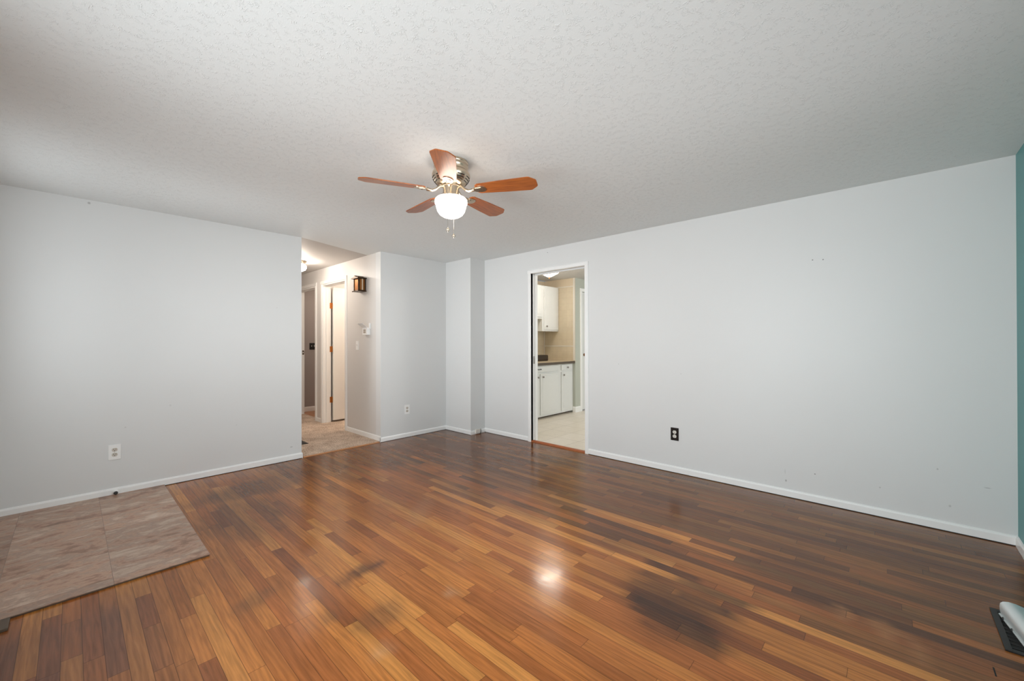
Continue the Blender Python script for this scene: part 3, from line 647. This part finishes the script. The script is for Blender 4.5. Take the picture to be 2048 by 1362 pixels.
# floor register with clear deflector, bottom right
rg = empty('floor_register', (2.753, -0.42, 0)); tag(rg, 'dark metal floor register beside the teal wall with a plastic deflector', 'floor register')
def reg(par, x0, x1, y0, y1, z, rim, mat='metal_dark', long_x=True, n=12):
    L0 = par.location
    b = MB().box(x0, x1, y0, y0+rim, 0.0005, z, 0.0015).box(x0, x1, y1-rim, y1, 0.0005, z, 0.0015).box(x0, x0+rim, y0+rim, y1-rim, 0.0005, z, 0.0015).box(x1-rim, x1, y0+rim, y1-rim, 0.0005, z, 0.0015)
    o = b.build('frame', mat, par, loc=L0); o.location = (0, 0, 0)
    b = MB().box(x0+rim, x1-rim, y0+rim, y1-rim, 0.0004, 0.0009); o = b.build('duct_opening', 'dark', par, loc=L0); o.location = (0, 0, 0)
    b = MB()
    if long_x:
        for i in range(n):
            x = x0+rim+(x1-x0-2*rim)*(i+0.5)/n; b.box(x-0.002, x+0.002, y0+rim, y1-rim, 0.0012, z*0.7)
        b.box(x0+rim, x1-rim, (y0+y1)/2-0.002, (y0+y1)/2+0.002, 0.0012, z*0.8)
    else:
        for i in range(n):
            y = y0+rim+(y1-y0-2*rim)*(i+0.5)/n; b.box(x0+rim, x1-rim, y-0.002, y+0.002, 0.0012, z*0.7)
    o = b.build('louvers', mat, par, loc=L0); o.location = (0, 0, 0)
reg(rg, 2.574, 2.932, -0.490, -0.344, 0.007, 0.022, n=10)
# curved clear deflector, standing a little askew on the register
prof = [(0.000, 0.012), (0.003, 0.030), (0.004, 0.048), (0.002, 0.062), (-0.006, 0.071), (-0.022, 0.075), (-0.045, 0.073), (-0.070, 0.065), (-0.095, 0.050), (-0.112, 0.030)]
def dpt(u, q, off=0.0):
    """u along the lip from its far end, q = (back, up)"""
    a = math.radians(8); x = 2.878 - u*math.cos(a) + q[0]*math.sin(a)*-1; y = -0.372 - u*math.sin(a) + q[0]*math.cos(a)
    return (x, y + off, q[1] + 0.05*u*(0.3) - abs(off)*0.6)
b = MB(); bm = b.bm; rows = []; NU = 8; LU = 0.27
for off in (0.0, -0.002):
    rows.append([[bm.verts.new(dpt(LU*k/NU, q, off)) for q in prof] for k in range(NU+1)])
npf = len(prof)
for g in rows:
    for i_ in range(NU):
        for j_ in range(npf-1): bm.faces.new((g[i_][j_], g[i_+1][j_], g[i_+1][j_+1], g[i_][j_+1]))
for i_ in range(NU):
    for j_ in (0, npf-1): bm.faces.new((rows[0][i_][j_], rows[0][i_+1][j_], rows[1][i_+1][j_], rows[1][i_][j_]))
for j_ in range(npf-1):
    for i_ in (0, NU): bm.faces.new((rows[0][i_][j_], rows[0][i_][j_+1], rows[1][i_][j_+1], rows[1][i_][j_]))
o = b.build('air_deflector', 'frost', rg, True, loc=rg.location); o.location = (0, 0, 0)
b = MB().tube([dpt(0.0, (0.003, 0.012)), dpt(LU, (0.003, 0.012))], 0.004, 8); o = b.build('deflector_lip', 'frost', rg, loc=rg.location); o.location = (0, 0, 0)
for u in (0.05, 0.14):
    b = MB().lathe([(0.001, 0.001), (0.006, 0.001), (0.006, -0.003), (0.001, -0.003)], dpt(u, (0.009, 0.016)), 'Y', 14)
    o = b.build('magnet', 'rubber', rg, loc=rg.location); o.location = (0, 0, 0)

# hall register
rh = empty('floor_register', (1.90, 5.40, 0.012)); tag(rh, 'dark metal floor register set in the hall carpet', 'floor register')
b = MB().box(-0.085, 0.085, -0.155, 0.155, 0.0, 0.006, 0.0015).build('frame', 'metal_dark', rh)
b = MB()
for i in range(9): b.box(-0.060, 0.060, -0.125+i*0.031-0.003, -0.125+i*0.031+0.003, 0.0062, 0.008)
b.build('louvers', 'nickel_dark', rh)

# ------------------------------------------------------------------ outlets and switches
def face_disc(b, c, rx, rz, depth, n=24):
    """rounded receptacle face, axis along local -Y, flat top and bottom"""
    ring = []
    for i in range(n):
        a = 2*PI*i/n; ring.append((rx*math.cos(a), max(-rz, min(rz, rx*math.sin(a)))))
    f = [b.bm.verts.new((c[0]+x, c[1]-depth, c[2]+z)) for x, z in ring]; k = [b.bm.verts.new((c[0]+x, c[1], c[2]+z)) for x, z in ring]
    b.bm.faces.new(f); b.bm.faces.new(k[::-1])
    for i in range(n): b.bm.faces.new((f[i], f[(i+1) % n], k[(i+1) % n], k[i]))
def outlet(loc, rotz, label, pm, fm, w_=0.076, h_=0.122):
    e = empty('wall_outlet', loc, (0, 0, rotz)); tag(e, label, 'outlet', None)
    MB().box(-w_/2, w_/2, -0.006, 0, -h_/2, h_/2, 0.0025).build('cover_plate', pm, e)
    for z in (0.020, -0.020):
        b = MB(); face_disc(b, (0, -0.005, z), 0.0175, 0.0145, 0.0032); r = b.build('receptacle', fm, e)
        s = MB().box(-0.0078, -0.0052, -0.0088, -0.0075, z-0.001, z+0.008).box(0.0052, 0.0078, -0.0088, -0.0075, z, z+0.007).lathe([(0.0001, 0), (0.0030, 0), (0.0030, -0.0013), (0.0001, -0.0013)], (0, -0.0075, z-0.0075), 'Y', 12)
        s.build('slots', 'slot', r)
    MB().lathe([(0.0001, 0), (0.0034, 0), (0.0028, -0.0015), (0.0001, -0.0018)], (0, -0.006, 0), 'Y', 12).build('screw', fm, e)
    return e
outlet((0.2455, YL, 0.356), 0, 'white outlet plate with almond sockets low on the left wall', 'plate', 'almond')
outlet((3.022, YL, 0.366), 0, 'white outlet plate low on the far wall section beside the corner column', 'plate', 'almond')
outlet((XR, 1.510, 0.369), -PI/2, 'black outlet plate with ivory sockets low on the long right wall', 'blackp', 'ivory')
def switch(loc, rotz, label, pm, n=1):
    w_ = 0.072 if n == 1 else 0.118
    e = empty('light_switch', loc, (0, 0, rotz)); tag(e, label, 'light switch')
    MB().box(-w_/2, w_/2, -0.006, 0, -0.06, 0.06, 0.0025).build('cover_plate', pm, e)
    for i in range(n):
        x = 0 if n == 1 else (-0.023+0.046*i)
        MB().box(x-0.005, x+0.005, -0.014, -0.005, -0.004, 0.014, 0.002).build('toggle', 'ivory', e)
    return e
switch((XH1, 5.30, 1.214), -PI/2, 'white toggle switch plate on the hall wall below the thermostat', 'plate')
switch((2.985, 7.69, 1.186), 0, 'black double switch plate on the taupe wall through the far hall doorway', 'blackp', 2)

# thermostat with raised cover
tm = empty('thermostat', (XH1, 5.02, 1.40)); tag(tm, 'small white thermostat with its cover flipped open on the hall wall', 'thermostat')
MB().box(-0.042, 0, -0.065, 0.065, -0.046, 0.046, 0.003).build('body', 'plate', tm)
MB().box(-0.0435, -0.0418, -0.030, 0.034, -0.026, 0.026).build('display', 'almond', tm)
b = MB()
for i in range(4): b.box(-0.0445, -0.0434, -0.026, 0.030, -0.020+i*0.0125, -0.016+i*0.0125)
b.build('buttons', 'knob', tm)
b = MB(); b.sweep([(0, 0), (0.0, 0.003), (-0.075, 0.058), (-0.078, 0.055)], (-0.034, -0.060, 0.047), (-0.034, 0.072, 0.047), (1, 0, 0), (0, 0, 1)); b.build('flip_cover', 'plate', tm)
MB().box(-0.020, 0, -0.085, -0.066, 0.03, 0.105, 0.002).build('side_tab', 'plate', tm)

# door chime: lantern-shaped brass box
ch = empty('door_chime', (XH1, 5.135, 2.02)); tag(ch, 'brown brass lantern-shaped door chime box on the hall wall', 'door chime')
MB().box(-0.095, 0, -0.070, 0.070, -0.085, 0.075, 0.002).build('body', 'bronze', ch)
MB().box(-0.0975, -0.0945, -0.052, 0.052, -0.075, 0.068, 0.001).build('front_panel', 'brass', ch)
for y in (-0.058, 0.058): MB().lathe([(0.001, -0.085), (0.009, -0.085), (0.0075, -0.05), (0.009, -0.02), (0.0075, 0.02), (0.009, 0.05), (0.008, 0.075), (0.001, 0.075)], (-0.097, y, 0), 'Z', 14).build('corner_post', 'bronze', ch, True)
b = MB().box(-0.085, -0.02, -0.0725, -0.0695, -0.075, 0.065); b.build('side_panel', 'brass', ch)
MB().lathe([(0.001, -0.075), (0.010, -0.075), (0.010, 0.068), (0.001, 0.068)], (-0.052, -0.074, 0), 'Z', 16).build('chime_tube', 'nickel', ch, True)
b = MB(); b.sweep([(-0.092, 0), (-0.096, 0.010), (-0.03, 0.022), (0, 0.042), (0.03, 0.022), (0.096, 0.010), (0.092, 0), (0.05, 0.0)], (-0.125, 0, 0.072), (0, 0, 0.072), (0, 1, 0), (0, 0, 1)); b.build('roof', 'bronze', ch)
MB().box(-0.118, 0, -0.088, 0.088, -0.097, -0.085, 0.003).build('base_tray', 'bronze', ch)

# door stop on the left baseboard, jack at the column
ds = empty('door_stop', (0.25, YL-0.012, 0.030)); tag(ds, 'small round door stop with dark rubber tip on the left baseboard', 'door stop')
MB().lathe([(0.001, 0), (0.018, 0), (0.018, -0.004), (0.008, -0.008), (0.006, -0.028), (0.001, -0.028)], (0, 0, 0), 'Y', 20).build('base', 'trim', ds, True)
MB().lathe([(0.001, -0.026), (0.011, -0.026), (0.014, -0.036), (0.012, -0.046), (0.001, -0.048)], (0, 0, 0), 'Y', 20).build('rubber_tip', 'rubber', ds, True)
jk = empty('phone_jack', (3.79, YC-0.012, 0.038)); tag(jk, 'beige phone jack with a dark torn hole at the foot of the corner column', 'phone jack')
MB().box(-0.050, 0.034, -0.022, 0.0, -0.026, 0.028, 0.004).build('body', 'ivory', jk)
MB().box(-0.042, -0.036, -0.0232, -0.0215, -0.010, -0.003).build('screw', 'slot', jk)
b = MB().tube([(0.044, -0.001, 0.022), (0.042, -0.012, 0.012), (0.040, -0.016, -0.008), (0.030, -0.026, -0.028), (0.010, -0.040, -0.0345), (-0.010, -0.035, -0.0345)], [0.007, 0.009, 0.009, 0.006, 0.003, 0.002], 8)
b.build('cable_stub', 'rubber', jk)

# ------------------------------------------------------------------ ceiling fan
FX, FY = 1.642, 2.042
fan = empty('ceiling_fan', (FX, FY, H)); tag(fan, 'brushed nickel hugger ceiling fan with five cherry blades and a lit white globe', 'ceiling fan')
MB().lathe([(0.001, 0), (0.100, 0), (0.109, -0.003), (0.110, -0.012), (0.107, -0.016), (0.107, -0.026), (0.109, -0.029), (0.109, -0.036), (0.106, -0.040), (0.106, -0.058),
            (0.110, -0.062), (0.117, -0.070), (0.120, -0.080), (0.120, -0.092), (0.116, -0.100), (0.001, -0.100)], n=64).build('canopy', 'nickel', fan, True)
bowl = MB().lathe([(0.001, -0.099), (0.1165, -0.099), (0.112, -0.110), (0.103, -0.122), (0.092, -0.134), (0.080, -0.143), (0.066, -0.148), (0.001, -0.150)], n=64).build('motor_housing', 'nickel', fan, True)
b = MB()
for r, z in ((0.1150, -0.1045), (0.1075, -0.118), (0.0975, -0.130)):
    for k in range(10):
        a0 = k*2*PI/10; pts = [((r+0.0005)*math.cos(a0+t*0.42/4), (r+0.0005)*math.sin(a0+t*0.42/4), z) for t in range(5)]; b.tube(pts, 0.0032, 6)
b.build('vent_slots', 'nickel_dark', bowl)
MB().lathe([(0.001, -0.149), (0.058, -0.149), (0.058, -0.156), (0.051, -0.158), (0.050, -0.205), (0.052, -0.210), (0.061, -0.214), (0.061, -0.222), (0.001, -0.222)], n=48).build('light_fitter', 'nickel', fan, True)
MB().lathe([(0.001, -0.221), (0.056, -0.221), (0.074, -0.224), (0.092, -0.230), (0.101, -0.240), (0.1035, -0.252), (0.102, -0.262), (0.098, -0.268), (0.096, -0.274), (0.093, -0.290), (0.086, -0.312),
            (0.072, -0.331), (0.052, -0.344), (0.026, -0.350), (0.018, -0.356), (0.001, -0.358)], n=56).build('glass_globe', 'globe', fan, True)
ZB = -0.182; PT = math.radians(11)
th0 = math.radians(154.4)
blade_proto = None
outline = [(0.172, -0.040), (0.166, -0.030), (0.166, 0.030), (0.172, 0.040), (0.185, 0.050), (0.36, 0.061), (0.505, 0.069), (0.517, 0.067), (0.552, 0.036), (0.556, 0.026), (0.556, -0.026), (0.552, -0.036), (0.517, -0.067), (0.505, -0.069), (0.36, -0.061), (0.185, -0.050)]
def blade_mesh():
    b = MB(); b.prism([(x, y) for x, y in outline], -0.003, 0.003)
    bmesh.ops.bevel(b.bm, geom=[e for e in b.bm.edges if abs(e.verts[0].co.z-e.verts[1].co.z) < 1e-5], offset=0.0015, segments=2, affect='EDGES')
    uvl = b.bm.loops.layers.uv.new('UVMap')
    for f in b.bm.faces:
        for l in f.loops: l[uvl].uv = (l.vert.co.x*1.0, l.vert.co.y*1.0)
    return b
def iron_mesh():
    b = MB()
    # shield plate under the blade with an arched end
    pts = [(0.150, -0.012), (0.170, -0.026), (0.205, -0.032), (0.222, -0.026), (0.232, -0.012), (0.235, 0), (0.232, 0.012), (0.222, 0.026), (0.205, 0.032), (0.170, 0.026), (0.150, 0.012)]
    b.prism(pts, -0.0075, -0.0032)
    b.prism([(0.165, -0.018), (0.205, -0.020), (0.212, 0), (0.205, 0.020), (0.165, 0.018)], -0.0105, -0.0074)
    b.tube([(0.050, 0, 0.028), (0.072, 0, 0.024), (0.095, 0, 0.002), (0.120, 0, -0.010), (0.155, 0, -0.006)], [0.010, 0.009, 0.008, 0.009, 0.011], 10)
    return b
first = {}
for k in range(5):
    a = th0 - k*2*PI/5
    Mx = Matrix.Rotation(a, 4, 'Z') @ Matrix.Rotation(-PT, 4, 'X')
    if k == 0:
        bl = blade_mesh().build('blade', 'blade', fan); ir = iron_mesh().build('blade_iron', 'nickel', fan, True)
        sw = [MB().ball((x, y, -0.010), 0.0045, 10, (1, 1, 0.6)).build('screw', 'nickel_dark', ir, True) for x, y in ((0.182, -0.012), (0.182, 0.012))]; first = dict(bl=bl, ir=ir, sw=sw)
    else:
        bl = first['bl'].copy(); ir = first['ir'].copy(); sw = [q.copy() for q in first['sw']]
        for q in (bl, ir, *sw): COL.objects.link(q)
        bl.parent = fan; ir.parent = fan
        for q in sw: q.parent = ir
    bl.matrix_basis = Matrix.Translation((0, 0, ZB)) @ Mx
    ir.matrix_basis = Matrix.Translation((0, 0, ZB)) @ Mx
for (du, dr_, zb) in ((-0.112, -0.020, -0.458), (0.060, 0.017, -0.437)):
    ux, uy = 0.6266, 0.7793; rx, ry = 0.679, -0.7345
    P = lambda q, z: (ux*q + rx*dr_, uy*q + ry*dr_, z)
    sgn = -1 if du < 0 else 1
    pts = [P(sgn*0.05, -0.185), P(sgn*0.075, -0.196), P(du*1.0 if du < 0 else 0.112, -0.222), P(du if du < 0 else 0.112, -0.30), P(du if du < 0 else 0.112, zb+0.012)]
    b = MB().tube(pts, 0.0011, 6)
    c = b.build('pull_chain', 'chain', fan)
    q = P(du if du < 0 else 0.112, zb)
    MB().lathe([(0.001, 0.014), (0.004, 0.012), (0.004, 0.007), (0.0105, 0.003), (0.0115, -0.002), (0.009, -0.007), (0.004, -0.009), (0.001, -0.018)], q, 'Z', 18).build('pull_knob', 'nickel', c, True)

# ------------------------------------------------------------------ other lights
kl = empty('ceiling_light', (5.06, 3.88, H)); tag(kl, 'glowing glass dome light on the kitchen ceiling', 'ceiling light')
MB().lathe([(0.001, 0), (0.15, 0), (0.155, -0.006), (0.15, -0.015), (0.001, -0.015)], n=40).build('base', 'trim', kl, True)
MB().lathe([(0.19, -0.012), (0.19, -0.020), (0.168, -0.050), (0.12, -0.082), (0.07, -0.108), (0.03, -0.128), (0.001, -0.134)], n=40).build('glass_dome', 'kglobe', kl, True)
MB().lathe([(0.001, -0.132), (0.012, -0.134), (0.014, -0.142), (0.007, -0.149), (0.009, -0.156), (0.001, -0.165)], n=16).build('finial', 'brass', kl, True)
hl = empty('ceiling_light', (2.175, 6.05, H)); tag(hl, 'small nickel ceiling light with lit glass in the hall, half hidden by the wall', 'ceiling light')
MB().lathe([(0.001, 0), (0.085, 0), (0.090, -0.008), (0.070, -0.030), (0.062, -0.045), (0.001, -0.045)], n=32).build('base', 'nickel', hl, True)
MB().lathe([(0.001, -0.044), (0.058, -0.044), (0.080, -0.070), (0.085, -0.095), (0.070, -0.125), (0.04, -0.142), (0.001, -0.148)], n=32).build('glass_globe', 'hglobe', hl, True)
def lamp(name, loc, power, col, r=0.08):
    d = bpy.data.lights.new(name, 'POINT'); d.energy = power; d.color = col; d.shadow_soft_size = r
    o = bpy.data.objects.new(name, d); COL.objects.link(o); o.location = loc
lamp('bathroom_lamp', (3.55, 5.6, 2.2), 34, (1.0, 0.87, 0.74))
lamp('bedroom_lamp', (3.7, 7.2, 2.2), 15, (1.0, 0.84, 0.70))
lamp('hall_fill', (1.86, 5.75, 2.15), 8, (1.0, 0.88, 0.76))  # added fill in the hidden part of the hall, no fixture there
lamp('kitchen_fill', (4.9, 1.9, 2.2), 24, (1.0, 0.90, 0.78))  # added fill so the dome can stay dimmer, no fixture there

# ------------------------------------------------------------------ kitchen cabinets
YF = 4.15
def knob(par, x, y, z, name='knob'):
    MB().lathe([(0.001, 0), (0.008, 0), (0.006, -0.008), (0.007, -0.012), (0.015, -0.018), (0.015, -0.024), (0.008, -0.029), (0.001, -0.030)], (x, y, z), 'Y', 18).build(name, 'knob', par, True)
def panel(b, x0, x1, z0, z1, y, fr=0.05):
    """door or drawer front with routed frame, face at y (facing -Y)"""
    b.box(x0, x1, y, y+0.016, z0, z1, 0.003)
    if (z1-z0) > 0.3:
        b.box(x0+fr, x1-fr, y-0.003, y+0.004, z0+fr, z1-fr, 0.0025)
bc = empty('base_cabinet'); tag(bc, 'white kitchen base cabinet with one wide drawer over two doors', 'cabinet', None)
MB().box(4.55, 5.705, YF+0.002, YB-0.012, 0.035, 0.875).build('body', 'cab', bc)
MB().box(4.55, 5.705, YF+0.07, YF+0.08, 0.0, 0.036).build('toe_kick', 'toe', bc)
b = MB(); panel(b, 4.62, 5.645, 0.765, 0.86, YF-0.016); dwr = b.build('drawer', 'cab', bc)
b = MB().tube([(5.075, YF-0.016, 0.815), (5.075, YF-0.036, 0.812), (5.155, YF-0.036, 0.812), (5.155, YF-0.016, 0.815)], 0.006, 8); b.build('pull_handle', 'rubber', dwr)
b = MB(); panel(b, 5.155, 5.655, 0.065, 0.735, YF-0.016); q = b.build('door', 'cab', bc); knob(q, 5.215, YF-0.016, 0.685)
b = MB(); panel(b, 4.62, 5.135, 0.065, 0.735, YF-0.016); q = b.build('door', 'cab', bc); knob(q, 5.085, YF-0.016, 0.685)
bc = empty('base_cabinet'); tag(bc, 'narrow white kitchen base cabinet with a small drawer over one door', 'cabinet', None)
MB().box(5.706, 6.098, YF+0.002, YB-0.012, 0.035, 0.875).build('body', 'cab', bc)
MB().box(5.706, 6.085, YF+0.07, YF+0.08, 0.0, 0.036).build('toe_kick', 'toe', bc)
b = MB(); panel(b, 5.735, 6.05, 0.765, 0.86, YF-0.016); q = b.build('drawer', 'cab', bc); knob(q, 5.905, YF-0.016, 0.812)
b = MB(); panel(b, 5.735, 6.05, 0.065, 0.735, YF-0.016); q = b.build('door', 'cab', bc); knob(q, 5.79, YF-0.016, 0.685)
ct = empty('countertop'); tag(ct, 'beige laminate kitchen countertop with a dark brown front edge', 'countertop')
MB().box(4.55, XE-0.009, YF-0.045, YB-0.009, 0.878, 0.915, 0.002).build('slab', 'counter', ct)
MB().box(4.55, XE-0.004, YF-0.050, YF-0.045, 0.876, 0.917, 0.001).build('front_edge', 'cedge', ct)
bx_ = empty('counter_box', (5.55, 4.62, 0.9155)); tag(bx_, 'dark brown low box with rounded corners on the kitchen counter', 'box')
MB().box(-0.45, 0.33, -0.09, 0.09, 0.0, 0.105, 0.022, 4).build('lid', 'blackbox', bx_)
MB().box(-0.43, 0.31, -0.092, -0.089, 0.012, 0.020).build('lid_seam', 'bronze', bx_)
uc = empty('wall_cabinet'); tag(uc, 'tall white kitchen wall cabinet with one door against the tiled end wall', 'cabinet')
UY = 4.465
MB().box(5.615, XE-0.009, UY, YB-0.009, 1.447, 2.250).build('body', 'cab', uc)
b = MB(); panel(b, 5.655, 6.078, 1.475, 2.225, UY-0.016, 0.045); q = b.build('door', 'cab', uc); knob(q, 5.715, UY-0.016, 1.533)
uc = empty('wall_cabinet'); tag(uc, 'short white kitchen wall cabinet beside the taller one, cut off by the door frame', 'cabinet')
MB().box(4.85, 5.614, UY, YB-0.009, 1.66, 2.250).build('body', 'cab', uc)
b = MB(); panel(b, 5.25, 5.600, 1.695, 2.225, UY-0.016, 0.045); b.build('door', 'cab', uc)
b = MB(); panel(b, 4.88, 5.24, 1.695, 2.225, UY-0.016, 0.045); b.build('door', 'cab', uc)
